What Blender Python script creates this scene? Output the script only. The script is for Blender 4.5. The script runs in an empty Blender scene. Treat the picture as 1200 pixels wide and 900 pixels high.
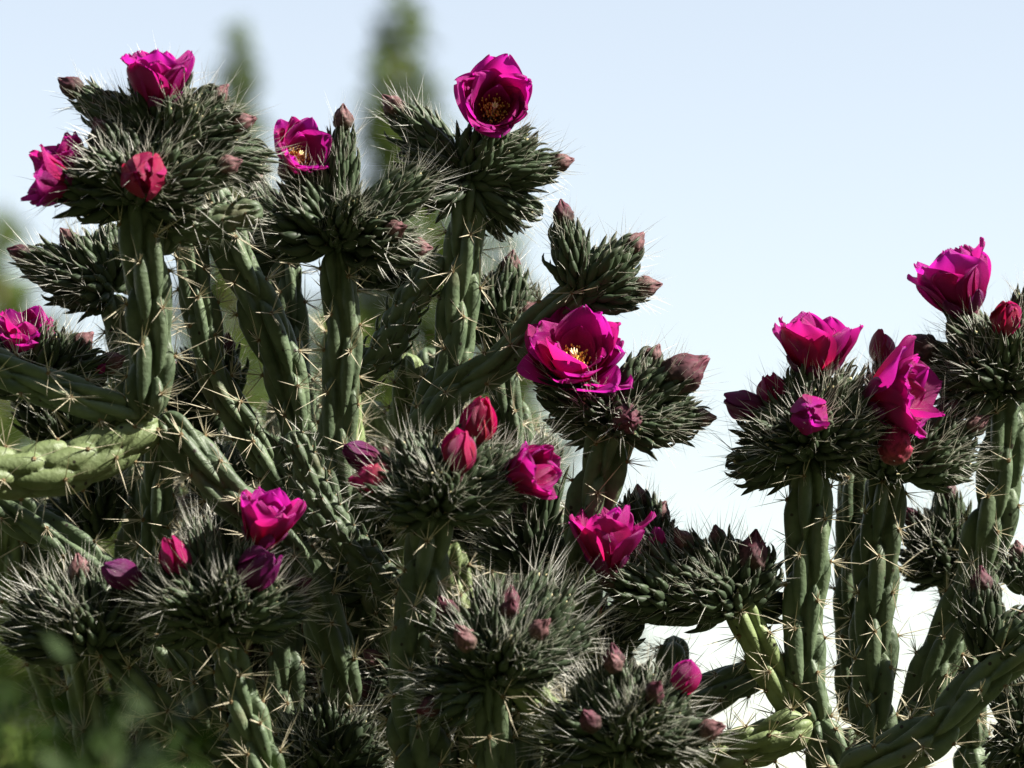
import bpy, math, random
import numpy as np
from mathutils import Vector, Matrix, Quaternion

sc = bpy.context.scene
R = math.radians
rng = np.random.default_rng(11)
random.seed(5)

# ------------------------------------------------------------------ camera
S = 0.0006          # metres per photo pixel (1200 px wide) at the focus distance
D = 3.0             # focus distance
PITCH = R(8.0)
CAM = Vector((0.0, -3.0, 1.3))
FWD = Vector((0, math.cos(PITCH), math.sin(PITCH)))
UP = Vector((0, -math.sin(PITCH), math.cos(PITCH)))
RIGHT = Vector((1, 0, 0))
cd = bpy.data.cameras.new("camera")
cam = bpy.data.objects.new("camera", cd)
sc.collection.objects.link(cam)
cam.location = CAM
cam.rotation_euler = (R(90) + PITCH, 0, 0)
cd.sensor_width = 36
cd.lens = 36 * D / (1200 * S)
cd.clip_end = 4000
cd.dof.use_dof = True
cd.dof.focus_distance = D
cd.dof.aperture_fstop = 6.4
sc.camera = cam

# ------------------------------------------------------------------ sky and sun
SUN_AZ, SUN_EL = R(102), R(41)      # azimuth clockwise from the view direction
w = bpy.data.worlds.new("World"); sc.world = w; w.use_nodes = True
nt = w.node_tree
sky = nt.nodes.new("ShaderNodeTexSky"); sky.sky_type = 'NISHITA'; sky.sun_disc = False
sky.sun_elevation = SUN_EL; sky.sun_rotation = SUN_AZ
sky.altitude = 1600; sky.air_density = 1.65; sky.dust_density = 0.1; sky.ozone_density = 1.6
bg = nt.nodes["Background"]; bg.inputs[1].default_value = 0.05
hz = nt.nodes.new("ShaderNodeHueSaturation"); hz.inputs["Saturation"].default_value = .55 ; hz.inputs["Hue"].default_value = .512    # milky, hazy air
nt.links.new(sky.outputs[0], hz.inputs["Color"]); nt.links.new(hz.outputs[0], bg.inputs[0])
sd = bpy.data.lights.new("sun", 'SUN'); sd.energy = 5.0; sd.angle = R(0.5); sd.color = (1.0, 0.95, 0.86)
sun = bpy.data.objects.new("sun", sd); sc.collection.objects.link(sun)
sdir = Vector((math.sin(SUN_AZ) * math.cos(SUN_EL), math.cos(SUN_AZ) * math.cos(SUN_EL), math.sin(SUN_EL)))
sun.rotation_euler = (-sdir).to_track_quat('-Z', 'Y').to_euler()
sun.location = (3, 0, 6)
sc.view_settings.view_transform = 'Standard'
sc.view_settings.look = 'None'
sc.view_settings.exposure = 1.9
sc.view_settings.gamma = 1.0
sc.cycles.use_denoising = True
sc.cycles.max_bounces = 5

# ------------------------------------------------------------------ helpers
OFF = 0.0           # depth added to everything placed while it is set
def P(px, py, dep=0.0):
    """photo pixel + depth behind the focus plane (in pixel units) -> world point"""
    t = D + (dep + OFF) * S
    k = S * t / D
    return CAM + FWD * t + RIGHT * ((px - 600) * k) + UP * ((450 - py) * k)

def CD(dx, dy, dz):
    """direction: right, up, towards the camera -> world"""
    return (RIGHT * dx + UP * dy - FWD * dz).normalized()

def link(o, parent=None):
    sc.collection.objects.link(o)
    if parent is not None:
        o.parent = parent
    return o

def thing(name, label, cat, loc, group=None):
    o = bpy.data.objects.new(name, None)
    o.location = loc; o["label"] = label; o["category"] = cat
    o.empty_display_size = 0.05
    if group: o["group"] = group
    return link(o)

class MB:
    def __init__(s):
        s.v = []; s.f = []; s.m = []; s.t = []; s.n = 0
    def add(s, verts, faces, mi=0, t=None):
        verts = np.asarray(verts, float)
        s.v.append(verts)
        s.t.append(np.full(len(verts), 0.0) if t is None else np.broadcast_to(np.asarray(t, float), (len(verts),)))
        n = s.n
        s.f.extend([tuple(i + n for i in f) for f in faces])
        s.m.extend([mi] * len(faces))
        s.n += len(verts)
    def mesh(s, name, mats, smooth=True):
        me = bpy.data.meshes.new(name)
        V = np.concatenate(s.v) if s.v else np.zeros((0, 3))
        me.from_pydata(V.tolist(), [], s.f)
        for m in mats: me.materials.append(m)
        if len(mats) > 1: me.polygons.foreach_set("material_index", s.m)
        if smooth: me.polygons.foreach_set("use_smooth", [True] * len(me.polygons))
        a = me.attributes.new("t", 'FLOAT', 'POINT')
        a.data.foreach_set("value", np.concatenate(s.t) if s.t else [])
        me.update()
        return me

def perp(a):
    a = np.asarray(a, float)
    h = np.array([0, 0, 1.0]) if abs(a[2]) < 0.9 * np.linalg.norm(a) else np.array([1.0, 0, 0])
    x = np.cross(a, h); x /= np.linalg.norm(x)
    y = np.cross(a, x); y /= np.linalg.norm(y)
    return x, y

def tube(mb, pts, rad, n=6, mi=0, t=None, cap=True):
    """tapered tube through a list of points"""
    pts = np.asarray(pts, float); m = len(pts)
    tang = np.gradient(pts, axis=0)
    x, y = perp(tang[0] / np.linalg.norm(tang[0]))
    vs = []; ts = []
    for i in range(m):
        a = tang[i] / (np.linalg.norm(tang[i]) + 1e-12)
        x = x - a * np.dot(x, a); x /= np.linalg.norm(x) + 1e-12
        y = np.cross(a, x)
        ang = np.arange(n) * 2 * math.pi / n
        vs.append(pts[i] + rad[i] * (np.cos(ang)[:, None] * x + np.sin(ang)[:, None] * y))
        ts.extend([0.0 if t is None else t[i]] * n)
    fs = []
    for i in range(m - 1):
        for k in range(n):
            k2 = (k + 1) % n
            fs.append((i * n + k, i * n + k2, (i + 1) * n + k2, (i + 1) * n + k))
    if cap:
        fs.append(tuple(reversed(range(n)))); fs.append(tuple((m - 1) * n + k for k in range(n)))
    mb.add(np.concatenate(vs), fs, mi, ts)

def cone_spine(mb, p, d, ln, r, mi=0, bend=0.0):
    d = np.asarray(d, float); d = d / np.linalg.norm(d)
    x, y = perp(d)
    b = [p + r * (math.cos(a) * x + math.sin(a) * y) for a in (0, 2.094, 4.189)]
    tip = p + d * ln + x * bend * ln
    mid = [p + d * ln * .55 + x * bend * ln * .25 + .72 * r * (math.cos(a) * x + math.sin(a) * y) for a in (0, 2.094, 4.189)]
    mb.add(b + mid + [tip], [(0, 1, 4, 3), (1, 2, 5, 4), (2, 0, 3, 5), (3, 4, 6), (4, 5, 6), (5, 3, 6)], mi, [0, 0, 0, .6, .6, .6, 1])

def pad(mb, p, nrm, r, h, mi):
    x, y = perp(nrm); n = 6
    ang = np.arange(n) * 2 * math.pi / n
    ring0 = p + r * (np.cos(ang)[:, None] * x + np.sin(ang)[:, None] * y) - nrm * r * .3
    ring1 = p + r * .7 * (np.cos(ang)[:, None] * x + np.sin(ang)[:, None] * y) + nrm * h * .7
    V = np.concatenate([ring0, ring1, [p + nrm * h]])
    F = [(k, (k + 1) % n, n + (k + 1) % n, n + k) for k in range(n)] + [(n + k, n + (k + 1) % n, 2 * n) for k in range(n)]
    mb.add(V, F, mi)

# ------------------------------------------------------------------ materials
def mat(name):
    m = bpy.data.materials.new(name); m.use_nodes = True
    nt = m.node_tree
    return m, nt, nt.nodes["Principled BSDF"], nt.nodes["Material Output"]

def N(nt, typ, **kw):
    n = nt.nodes.new(typ)
    for k, v in kw.items(): setattr(n, k, v)
    return n

def ramp(nt, stops, fac=None):
    n = nt.nodes.new("ShaderNodeValToRGB")
    e = n.color_ramp.elements
    while len(e) < len(stops): e.new(0.5)
    for el, (p, c) in zip(e, stops):
        el.position = p; el.color = (*c, 1)
    if fac is not None: nt.links.new(fac, n.inputs[0])
    return n

def mixc(nt, fac, a, b, mode='MIX'):
    n = nt.nodes.new("ShaderNodeMix"); n.data_type = 'RGBA'; n.blend_type = mode
    L = nt.links
    if isinstance(fac, (int, float)): n.inputs[0].default_value = fac
    else: L.new(fac, n.inputs[0])
    for s, i in ((a, 6), (b, 7)):
        if isinstance(s, tuple): n.inputs[i].default_value = (*s, 1)
        else: L.new(s, n.inputs[i])
    return n.outputs[2]

def make_stem_mat(name, c0, c1, rough=.5):
    m, nt, b, out = mat(name); L = nt.links
    tc = N(nt, "ShaderNodeTexCoord")
    no = N(nt, "ShaderNodeTexNoise"); no.inputs["Scale"].default_value = 55; no.inputs["Detail"].default_value = 5
    L.new(tc.outputs["Object"], no.inputs["Vector"])
    r = ramp(nt, [(.32, c0), (.68, c1)], no.outputs[0])
    oi = N(nt, "ShaderNodeObjectInfo")
    hv = N(nt, "ShaderNodeHueSaturation")
    mr = N(nt, "ShaderNodeMapRange"); mr.inputs[3].default_value = .78; mr.inputs[4].default_value = 1.2
    L.new(oi.outputs["Random"], mr.inputs[0]); L.new(mr.outputs[0], hv.inputs["Value"]); L.new(r.outputs[0], hv.inputs["Color"])
    # dark specks
    vo = N(nt, "ShaderNodeTexVoronoi"); vo.inputs["Scale"].default_value = 120
    L.new(tc.outputs["Object"], vo.inputs["Vector"])
    rs = ramp(nt, [(.13, (1, 1, 1)), (.2, (0, 0, 0))], vo.outputs["Distance"])
    th = N(nt, "ShaderNodeMath", operation='GREATER_THAN'); th.inputs[1].default_value = .62
    sx = N(nt, "ShaderNodeSeparateColor"); L.new(vo.outputs["Color"], sx.inputs[0]); L.new(sx.outputs[0], th.inputs[0])
    mu = N(nt, "ShaderNodeMath", operation='MULTIPLY'); L.new(rs.outputs[0], mu.inputs[0]); L.new(th.outputs[0], mu.inputs[1])
    c = mixc(nt, mu.outputs[0], hv.outputs[0], (.018, .014, .010))
    # corky scuffs
    n2 = N(nt, "ShaderNodeTexNoise"); n2.inputs["Scale"].default_value = 28; n2.inputs["Detail"].default_value = 8
    L.new(tc.outputs["Object"], n2.inputs["Vector"])
    r2 = ramp(nt, [(.58, (0, 0, 0)), (.72, (.8, .8, .8))], n2.outputs[0])
    c = mixc(nt, r2.outputs[0], c, (.09, .085, .05))
    # seam lines between tubercles are paler
    at = N(nt, "ShaderNodeAttribute", attribute_name="t")
    r3 = ramp(nt, [(.0, (.5, .5, .5)), (.3, (0, 0, 0))], at.outputs["Fac"])
    c = mixc(nt, r3.outputs[0], c, (.085, .105, .055))
    L.new(c, b.inputs["Base Color"])
    b.inputs["Roughness"].default_value = rough
    b.inputs["Specular IOR Level"].default_value = .22
    bp = N(nt, "ShaderNodeBump"); bp.inputs["Strength"].default_value = .5; bp.inputs["Distance"].default_value = .0016
    n3 = N(nt, "ShaderNodeTexNoise"); n3.inputs["Scale"].default_value = 260; n3.inputs["Detail"].default_value = 4
    L.new(tc.outputs["Object"], n3.inputs["Vector"]); L.new(n3.outputs[0], bp.inputs["Height"])
    L.new(bp.outputs[0], b.inputs["Normal"])
    return m

M = {}
M["stem"] = make_stem_mat("cactus_skin", (.040, .060, .031), (.090, .119, .065))
M["pale"] = make_stem_mat("cactus_skin_pale", (.095, .125, .050), (.140, .175, .076), .5)
M["wood"] = make_stem_mat("cactus_skin_old", (.05, .045, .03), (.09, .08, .05), .8)

def young_mat():
    m, nt, b, out = mat("young_tubercle"); L = nt.links
    tc = N(nt, "ShaderNodeTexCoord")
    no = N(nt, "ShaderNodeTexNoise"); no.inputs["Scale"].default_value = 9; no.inputs["Detail"].default_value = 4
    L.new(tc.outputs["Object"], no.inputs["Vector"])
    r = ramp(nt, [(.3, (.026, .038, .021)), (.7, (.046, .064, .034))], no.outputs[0])
    at = N(nt, "ShaderNodeAttribute", attribute_name="t")
    r2 = ramp(nt, [(.5, (0, 0, 0)), (.95, (.75, .75, .75))], at.outputs["Fac"])
    c = mixc(nt, r2.outputs[0], r.outputs[0], (.035, .030, .022))
    oi = N(nt, "ShaderNodeObjectInfo"); hv = N(nt, "ShaderNodeHueSaturation")
    mr = N(nt, "ShaderNodeMapRange"); mr.inputs[3].default_value = .75; mr.inputs[4].default_value = 1.25
    gi = N(nt, "ShaderNodeNewGeometry"); ad = N(nt, "ShaderNodeMath", operation='ADD'); L.new(oi.outputs["Random"], ad.inputs[0]); L.new(gi.outputs["Random Per Island"], ad.inputs[1])
    mr.inputs[2].default_value = 2.0; mr.inputs[3].default_value = .5; mr.inputs[4].default_value = 1.45
    L.new(ad.outputs[0], mr.inputs[0]); L.new(mr.outputs[0], hv.inputs["Value"]); L.new(c, hv.inputs["Color"])
    L.new(hv.outputs[0], b.inputs["Base Color"])
    b.inputs["Roughness"].default_value = .48
    b.inputs["Specular IOR Level"].default_value = .14
    return m
M["young"] = young_mat()

def spine_mat(name, c0, c1, trans=.35):
    m, nt, b, out = mat(name); L = nt.links
    at = N(nt, "ShaderNodeAttribute", attribute_name="t")
    r = ramp(nt, [(0, c0), (.8, c1)], at.outputs["Fac"])
    L.new(r.outputs[0], b.inputs["Base Color"]); b.inputs["Roughness"].default_value = .45
    tr = N(nt, "ShaderNodeBsdfTranslucent"); L.new(r.outputs[0], tr.inputs[0])
    mx = N(nt, "ShaderNodeMixShader"); mx.inputs[0].default_value = trans
    L.new(b.outputs[0], mx.inputs[1]); L.new(tr.outputs[0], mx.inputs[2]); L.new(mx.outputs[0], out.inputs[0])
    return m
M["spine_old"] = spine_mat("straw_spine", (.42, .37, .25), (.58, .53, .40), .3)
M["spine_young"] = spine_mat("white_spine", (.66, .65, .58), (.74, .73, .67), .45)

def plain(name, col, rough=.7, spec=.3, var=.25, scale=300):
    m, nt, b, out = mat(name); L = nt.links
    tc = N(nt, "ShaderNodeTexCoord"); no = N(nt, "ShaderNodeTexNoise"); no.inputs["Scale"].default_value = scale; no.inputs["Detail"].default_value = 4
    L.new(tc.outputs["Object"], no.inputs["Vector"])
    r = ramp(nt, [(.3, tuple(c * (1 - var) for c in col)), (.7, tuple(c * (1 + var) for c in col))], no.outputs[0])
    L.new(r.outputs[0], b.inputs["Base Color"]); b.inputs["Roughness"].default_value = rough; b.inputs["Specular IOR Level"].default_value = spec
    return m
M["areole"] = plain("areole_wool", (.12, .085, .045), .9, .1)
M["areole_young"] = plain("areole_cream", (.36, .32, .19), .9, .1)
M["anther"] = plain("anther", (.75, .47, .12), .8, .1)
M["filament"] = plain("filament", (.55, .16, .05), .6, .2)
M["stigma"] = plain("stigma", (.80, .68, .42), .6, .2)

def petal_mat(name, base, tip, trans=.58):
    m, nt, b, out = mat(name); L = nt.links
    at = N(nt, "ShaderNodeAttribute", attribute_name="t")
    r = ramp(nt, [(0, base), (.45, tuple(.5 * (x + y) for x, y in zip(base, tip))), (1, tip)], at.outputs["Fac"])
    tc = N(nt, "ShaderNodeTexCoord"); mp = N(nt, "ShaderNodeMapping"); mp.inputs["Scale"].default_value = (40, 900, 40)
    L.new(tc.outputs["Object"], mp.inputs[0])
    no = N(nt, "ShaderNodeTexNoise"); no.inputs["Scale"].default_value = 1.0; no.inputs["Detail"].default_value = 3
    L.new(mp.outputs[0], no.inputs["Vector"])
    rv = ramp(nt, [(.3, (.72, .72, .72)), (.7, (1.15, 1.15, 1.15))], no.outputs[0])
    c = mixc(nt, 1.0, r.outputs[0], rv.outputs[0], 'MULTIPLY')
    oi = N(nt, "ShaderNodeObjectInfo"); hv = N(nt, "ShaderNodeHueSaturation")
    mr = N(nt, "ShaderNodeMapRange"); mr.inputs[3].default_value = .8; mr.inputs[4].default_value = 1.2
    L.new(oi.outputs["Random"], mr.inputs[0]); L.new(mr.outputs[0], hv.inputs["Value"]); L.new(c, hv.inputs["Color"])
    wn = N(nt, "ShaderNodeTexWhiteNoise", noise_dimensions='1D'); L.new(oi.outputs["Random"], wn.inputs["W"])
    mh = N(nt, "ShaderNodeMapRange"); mh.inputs[3].default_value = .482; mh.inputs[4].default_value = .525
    L.new(wn.outputs["Value"], mh.inputs[0]); L.new(mh.outputs[0], hv.inputs["Hue"])
    L.new(hv.outputs[0], b.inputs["Base Color"]); b.inputs["Roughness"].default_value = .42; b.inputs["Specular IOR Level"].default_value = .35
    tr = N(nt, "ShaderNodeBsdfTranslucent"); L.new(hv.outputs[0], tr.inputs[0])
    bp = N(nt, "ShaderNodeBump"); bp.inputs["Strength"].default_value = .5; bp.inputs["Distance"].default_value = .0016
    L.new(no.outputs[0], bp.inputs["Height"]); L.new(bp.outputs[0], b.inputs["Normal"])
    mx = N(nt, "ShaderNodeMixShader"); mx.inputs[0].default_value = trans
    L.new(b.outputs[0], mx.inputs[1]); L.new(tr.outputs[0], mx.inputs[2]); L.new(mx.outputs[0], out.inputs[0])
    return m
M["petal"] = petal_mat("magenta_petal", (.46, .004, .060), (.42, .013, .255))
M["petal_dark"] = petal_mat("crimson_petal", (.22, .003, .03), (.36, .005, .10), .45)
M["petal_purple"] = petal_mat("purple_petal", (.11, .008, .03), (.17, .008, .12), .4)

def bud_mat(name, c0, c1, c2):
    m, nt, b, out = mat(name); L = nt.links
    at = N(nt, "ShaderNodeAttribute", attribute_name="t")
    r = ramp(nt, [(0, c0), (.45, c1), (1, c2)], at.outputs["Fac"])
    tc = N(nt, "ShaderNodeTexCoord"); no = N(nt, "ShaderNodeTexNoise"); no.inputs["Scale"].default_value = 7; no.inputs["Detail"].default_value = 6
    L.new(tc.outputs["Object"], no.inputs["Vector"])
    rv = ramp(nt, [(.35, (.45, .45, .45)), (.65, (1.3, 1.3, 1.3))], no.outputs[0])
    bp = N(nt, "ShaderNodeBump"); bp.inputs["Strength"].default_value = .3; bp.inputs["Distance"].default_value = .0006
    L.new(no.outputs[0], bp.inputs["Height"]); L.new(bp.outputs[0], b.inputs["Normal"])
    c = mixc(nt, 1.0, r.outputs[0], rv.outputs[0], 'MULTIPLY')
    L.new(c, b.inputs["Base Color"]); b.inputs["Roughness"].default_value = .7; b.inputs["Specular IOR Level"].default_value = .2
    return m
M["bud_dusky"] = bud_mat("dusky_bud", (.04, .04, .022), (.09, .048, .044), (.13, .055, .062))
M["bud_maroon"] = bud_mat("maroon_bud", (.03, .028, .016), (.05, .022, .024), (.085, .016, .032))
M["bud_red"] = bud_mat("red_bud", (.07, .035, .02), (.2, .016, .04), (.3, .008, .1))

# ------------------------------------------------------------------ setting
def ground():
    n = 90
    xs = np.concatenate([-np.geomspace(900, .4, n // 2), np.geomspace(.4, 900, n // 2)])
    X, Y = np.meshgrid(xs, xs, indexing='ij')
    Rr = np.hypot(X, Y)
    Z = .035 * np.sin(X * 1.7 + 1) * np.cos(Y * 1.3) * np.clip(Rr - 1, 0, 1) * np.exp(-Rr / 60) - .02
    shade_bank = np.clip((-Y - 4.2) / 13.0, 0, 1); shade_bank = shade_bank * shade_bank * (3 - 2 * shade_bank)  # unseen rise behind the camera, added to keep skylight off the cactus fronts
    Z = Z + 18.0 * shade_bank * (1 + .12 * np.sin(X * .21))
    V = np.stack([X, Y, Z], -1).reshape(-1, 3); k = len(xs)
    F = [(i * k + j, (i + 1) * k + j, (i + 1) * k + j + 1, i * k + j + 1) for i in range(k - 1) for j in range(k - 1)]
    mb = MB(); mb.add(V, F)
    m = plain("dry_grass_soil", (.05, .055, .025), .95, .1, .35, 1.2)
    o = bpy.data.objects.new("ground", mb.mesh("ground", [m])); o["kind"] = "structure"; link(o)
ground()

# ------------------------------------------------------------------ cactus stems
def catmull(P3, step):
    P3 = [np.array(p) for p in P3]
    if len(P3) == 2: P3 = [P3[0], .5 * (P3[0] + P3[1]), P3[1]]
    q = [2 * P3[0] - P3[1]] + P3 + [2 * P3[-1] - P3[-2]]
    out = []; par = []
    for i in range(1, len(q) - 2):
        p0, p1, p2, p3 = q[i - 1:i + 3]
        n = 40
        for k in range(n):
            t = k / n
            out.append(.5 * ((2 * p1) + (-p0 + p2) * t + (2 * p0 - 5 * p1 + 4 * p2 - p3) * t * t + (-p0 + 3 * p1 - 3 * p2 + p3) * t ** 3))
            par.append(i - 1 + t)
    out.append(P3[-1]); par.append(len(P3) - 1)
    out = np.array(out); par = np.array(par)
    d = np.concatenate([[0], np.cumsum(np.linalg.norm(np.diff(out, axis=0), axis=1))])
    m = max(8, int(d[-1] / step))
    s = np.linspace(0, d[-1], m)
    return np.stack([np.interp(s, d, out[:, i]) for i in range(3)], -1), s, np.interp(s, d, par)

def stem(root, pts, w, L=92, ncol=7, H=.56, spines=11, slen=(11, 54), material="stem", step=.0014, na=70, leaf=False, name="stem", sr=.00042):
    """a jointed branch: points run from its base to its tip, w = full width in photo pixels at each point"""
    P3 = [P(*p) for p in pts]
    path, s, par = catmull(P3, step)
    wid = np.atleast_1d(np.array(w, float))
    if len(wid) == 1: wid = np.repeat(wid, len(pts))
    npts = len(pts)
    Rr = np.interp(par, np.linspace(0, npts - 1, len(wid)), wid) * .50 * S
    tot = s[-1]; Lm = L * S
    ph = rng.uniform(0, 6.28)
    Rr = Rr * (1 + .045 * np.sin(s / (Lm * .9) + ph) + .03 * np.sin(s / (Lm * .37) + ph * 2))
    c0 = Rr[0] * .9; c1 = Rr[-1] * 1.0
    e = np.ones_like(s)
    e = np.where(s < c0, np.sqrt(np.clip(1 - ((c0 - s) / c0) ** 2, 0, 1)), e)
    e = np.where(s > tot - c1, np.minimum(e, np.sqrt(np.clip(1 - ((s - tot + c1) / c1) ** 2, 0, 1))), e)
    e = np.clip(e, .02, 1)
    m = len(s)
    # frames
    T = np.gradient(path, axis=0); T /= np.linalg.norm(T, axis=1)[:, None]
    X = np.zeros_like(T); x, _ = perp(T[0])
    for i in range(m):
        x = x - T[i] * np.dot(x, T[i]); x /= np.linalg.norm(x); X[i] = x
    Y = np.cross(T, X)
    th = np.arange(na) * 2 * math.pi / na
    SS, TH = np.meshgrid(s, th, indexing='ij')
    twist = rng.uniform(-.6, .6)
    h = np.zeros_like(SS)
    ph0 = rng.uniform(0, 2 * math.pi); off0 = rng.uniform(0, Lm)
    areo = []
    mult = 3 if ncol == 8 else (2 if ncol == 5 else 3)
    for k in range(ncol):
        thk = ph0 + 2 * math.pi * k / ncol + rng.normal(0, .05)
        off = ((mult * k) % ncol) / ncol * Lm + off0 - 2 * Lm
        nj = int((tot + 3 * Lm) / Lm) + 2
        ctr = off + np.arange(nj) * Lm + rng.normal(0, .05 * Lm, nj)
        ang = thk + rng.normal(0, .07, nj)
        hw = (math.pi / ncol) * 1.13 * rng.uniform(.88, 1.12, nj)
        hh = rng.uniform(.8, 1.15, nj)
        for j in range(nj):
            if ctr[j] < -Lm or ctr[j] > tot + Lm: continue
            a = TH - ang[j] - twist * (SS - ctr[j]) / (Lm * 8)
            a = (a + math.pi) % (2 * math.pi) - math.pi
            u = a / hw[j]
            v = (SS - ctr[j]) / (.515 * Lm)
            vs = np.where(v < .3, (v - .3) / 1.3, (v - .3) / .7)
            d2 = u * u + vs * vs
            h = np.maximum(h, hh[j] * (.76 * np.clip(1 - d2, 0, 1) ** .36 + .24 * np.clip(1 - np.sqrt(d2), 0, 1)))
            sa = ctr[j] + .64 * .515 * Lm
            if 0.01 * tot < sa < tot - .002:
                areo.append((sa, ang[j] + twist * (sa - ctr[j]) / (Lm * 8), hh[j] * .82))
    prof = e[:, None] * (1 - H + H * h)
    V = path[:, None, :] + (Rr[:, None] * prof)[:, :, None] * (np.cos(TH)[:, :, None] * X[:, None, :] + np.sin(TH)[:, :, None] * Y[:, None, :])
    o0 = path[0].copy()
    V = V.reshape(-1, 3) - o0
    idx = np.arange(m * na).reshape(m, na)
    a = idx[:-1]; b = idx[1:]
    F = np.stack([a, np.roll(a, -1, 1), np.roll(b, -1, 1), b], -1).reshape(-1, 4).tolist()
    F.append(list(range(na - 1, -1, -1))); F.append(idx[-1].tolist())
    mb = MB(); mb.add(V, [tuple(f) for f in F], 0, h.reshape(-1))
    ob = bpy.data.objects.new(name, mb.mesh(name, [M[material]]))
    ob.location = Vector(o0) - root.location
    link(ob, root)
    if spines:
        sb = MB()
        for sa, aa, hh in areo:
            i = min(m - 1, int(sa / tot * (m - 1)))
            rad = math.cos(aa) * X[i] + math.sin(aa) * Y[i]
            p = path[i] - o0 + rad * Rr[i] * e[i] * (1 - H + H * hh)
            nrm = rad + .45 * T[i]; nrm /= np.linalg.norm(nrm)
            pad(sb, p, nrm, .0021 if not leaf else .0014, .0016, 1)
            side = np.cross(nrm, T[i])
            for q in range(max(2, int(rng.normal(spines, 1.8)))):
                ph = rng.uniform(0, 6.28); sp = rng.uniform(.35, 1.35)
                ti = np.cross(side, nrm)
                d = nrm * math.cos(sp) + (math.cos(ph) * side + math.sin(ph) * ti) * math.sin(sp)
                d = d - np.array([0, 0, .12])
                cone_spine(sb, p, d, rng.uniform(*slen) * S * (1.1 if q < 3 else .75), sr * rng.uniform(.6, 1.1), 0, rng.normal(0, .05))
            if leaf:
                tb = MB
                lp = [p - nrm * .002 - T[i] * .001, p + nrm * .002 + T[i] * .002, p + nrm * .004 + T[i] * .006, p + nrm * .003 + T[i] * .010]
                tube(sb, lp, [.0014, .0012, .0008, .0002], 5, 2, [0, .2, .7, 1])
        so = bpy.data.objects.new("spines", sb.mesh("spines", [M["spine_young" if leaf else "spine_old"], M["areole"], M["young"]], smooth=False))
        so["kind"] = "stuff"
        link(so, ob)
    return ob

# ------------------------------------------------------------------ young joints (templates share mesh data)
def young_template(seed, Lpx, Wpx, ntub, sp_n=2.5, sp_len=(12, 42)):
    """a young joint at true size, axis +Z, tubercles in a golden-angle spiral with awl leaves and white spines"""
    r = np.random.default_rng(seed)
    Lm, Wm = Lpx * S, Wpx * S
    mb = MB(); sb = MB()
    coreL = Lm * .86; coreR = Wm * .5 * .60
    nr, na = 14, 18
    ts = np.linspace(0, 1, nr)
    prof = lambda t: coreR * (np.clip(t + .06, 0, 1) ** .45) * (np.clip(1.02 - t, 0, 1) ** .5) * 1.35
    V = []; 
    for t in ts:
        a = np.arange(na) * 2 * math.pi / na
        rr = prof(t)
        V += [(rr * math.cos(q), rr * math.sin(q), t * coreL) for q in a]
    F = [(i * na + k, i * na + (k + 1) % na, (i + 1) * na + (k + 1) % na, (i + 1) * na + k) for i in range(nr - 1) for k in range(na)]
    F += [tuple(reversed(range(na))), tuple((nr - 1) * na + k for k in range(na))]
    mb.add(V, F, 0, 0)
    for i in range(ntub):
        t = (i + .5) / ntub
        t = t ** .9
        th = i * 2.39996 + r.normal(0, .12)
        rad = np.array([math.cos(th), math.sin(th), 0]); ax = np.array([0, 0, 1.0])
        rr = prof(t) * .82
        p0 = rad * rr + ax * (t * coreL)
        phi = R(31) * (1 - t) ** .9 + R(9) + r.normal(0, .10)
        ln = (28 * S) * (0.62 + .55 * math.sin(math.pi * min(1, t * .9 + .12))) * r.uniform(.85, 1.15)
        tr = 5.9 * S * r.uniform(.85, 1.12) * (.8 + .25 * math.sin(math.pi * t))
        side = np.array([-rad[1], rad[0], 0])
        # curved centre line, bending towards the axis
        pts = []; cur = p0.copy(); ang = phi + .28
        K = 6
        for k in range(K + 1):
            pts.append(cur.copy())
            d = ax * math.cos(ang) + rad * math.sin(ang)
            cur = cur + d * ln / K
            ang -= .62 / K
        rads = [tr * x for x in (.75, .98, 1.08, 1.05, .92, .68, .30)]
        tube(mb, pts, rads, 7, 0, [0, .05, .1, .15, .2, .25, .3], cap=True)
        # awl leaf below the areole, curling
        ll = r.uniform(10, 22) * S; la = ang + r.uniform(.15, .5); curl = r.uniform(-2.2, .3)
        cur = pts[-2].copy(); lp = []
        for k in range(5):
            lp.append(cur.copy())
            d = ax * math.cos(la) + rad * math.sin(la)
            cur = cur + d * ll / 4; la += curl / 4
        tube(mb, lp, [tr * .6, tr * .5, tr * .42, tr * .28, tr * .05], 5, 0, [.35, .5, .65, .85, 1.0], cap=True)
        # areole on the upper (inner) side near the end
        d = ax * math.cos(ang) + rad * math.sin(ang)
        inner = ax * math.sin(ang) - rad * math.cos(ang)
        pa = pts[-2] + inner * tr * .45
        nn = d * .8 + inner * .6; nn /= np.linalg.norm(nn)
        pad(sb, pa, nn, 2.6 * S, 2.2 * S, 1)
        outw = ax * math.cos(phi * .9) + rad * math.sin(phi * .9)
        for q in range(max(1, int(round(r.normal(sp_n, 1.0))))):
            dv = outw * 1.0 + rad * .25 + r.normal(0, .34, 3)
            cone_spine(sb, pa, dv, r.uniform(*sp_len) * S * (.65 + .75 * t), .00018 * r.uniform(.7, 1.2), 0, r.normal(0, .04))
    me = mb.mesh("young_joint", [M["young"]])
    sm = sb.mesh("spines", [M["spine_young"], M["areole_young"]], smooth=False)
    return me, sm, Lm, Wm

TPL = []
for sd_, (Lp, Wp, nt_) in enumerate([(55, 52, 30), (60, 56, 33), (78, 60, 42), (82, 66, 46), (80, 58, 42), (100, 72, 58), (105, 68, 58), (130, 74, 74)]):
    TPL.append(young_template(100 + sd_, Lp, Wp, nt_))
TPL_S = [young_template(200 + i, a, b, c, 2.1, (14, 44)) for i, (a, b, c) in enumerate([(60, 54, 32), (80, 60, 42), (100, 68, 54)])]

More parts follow.
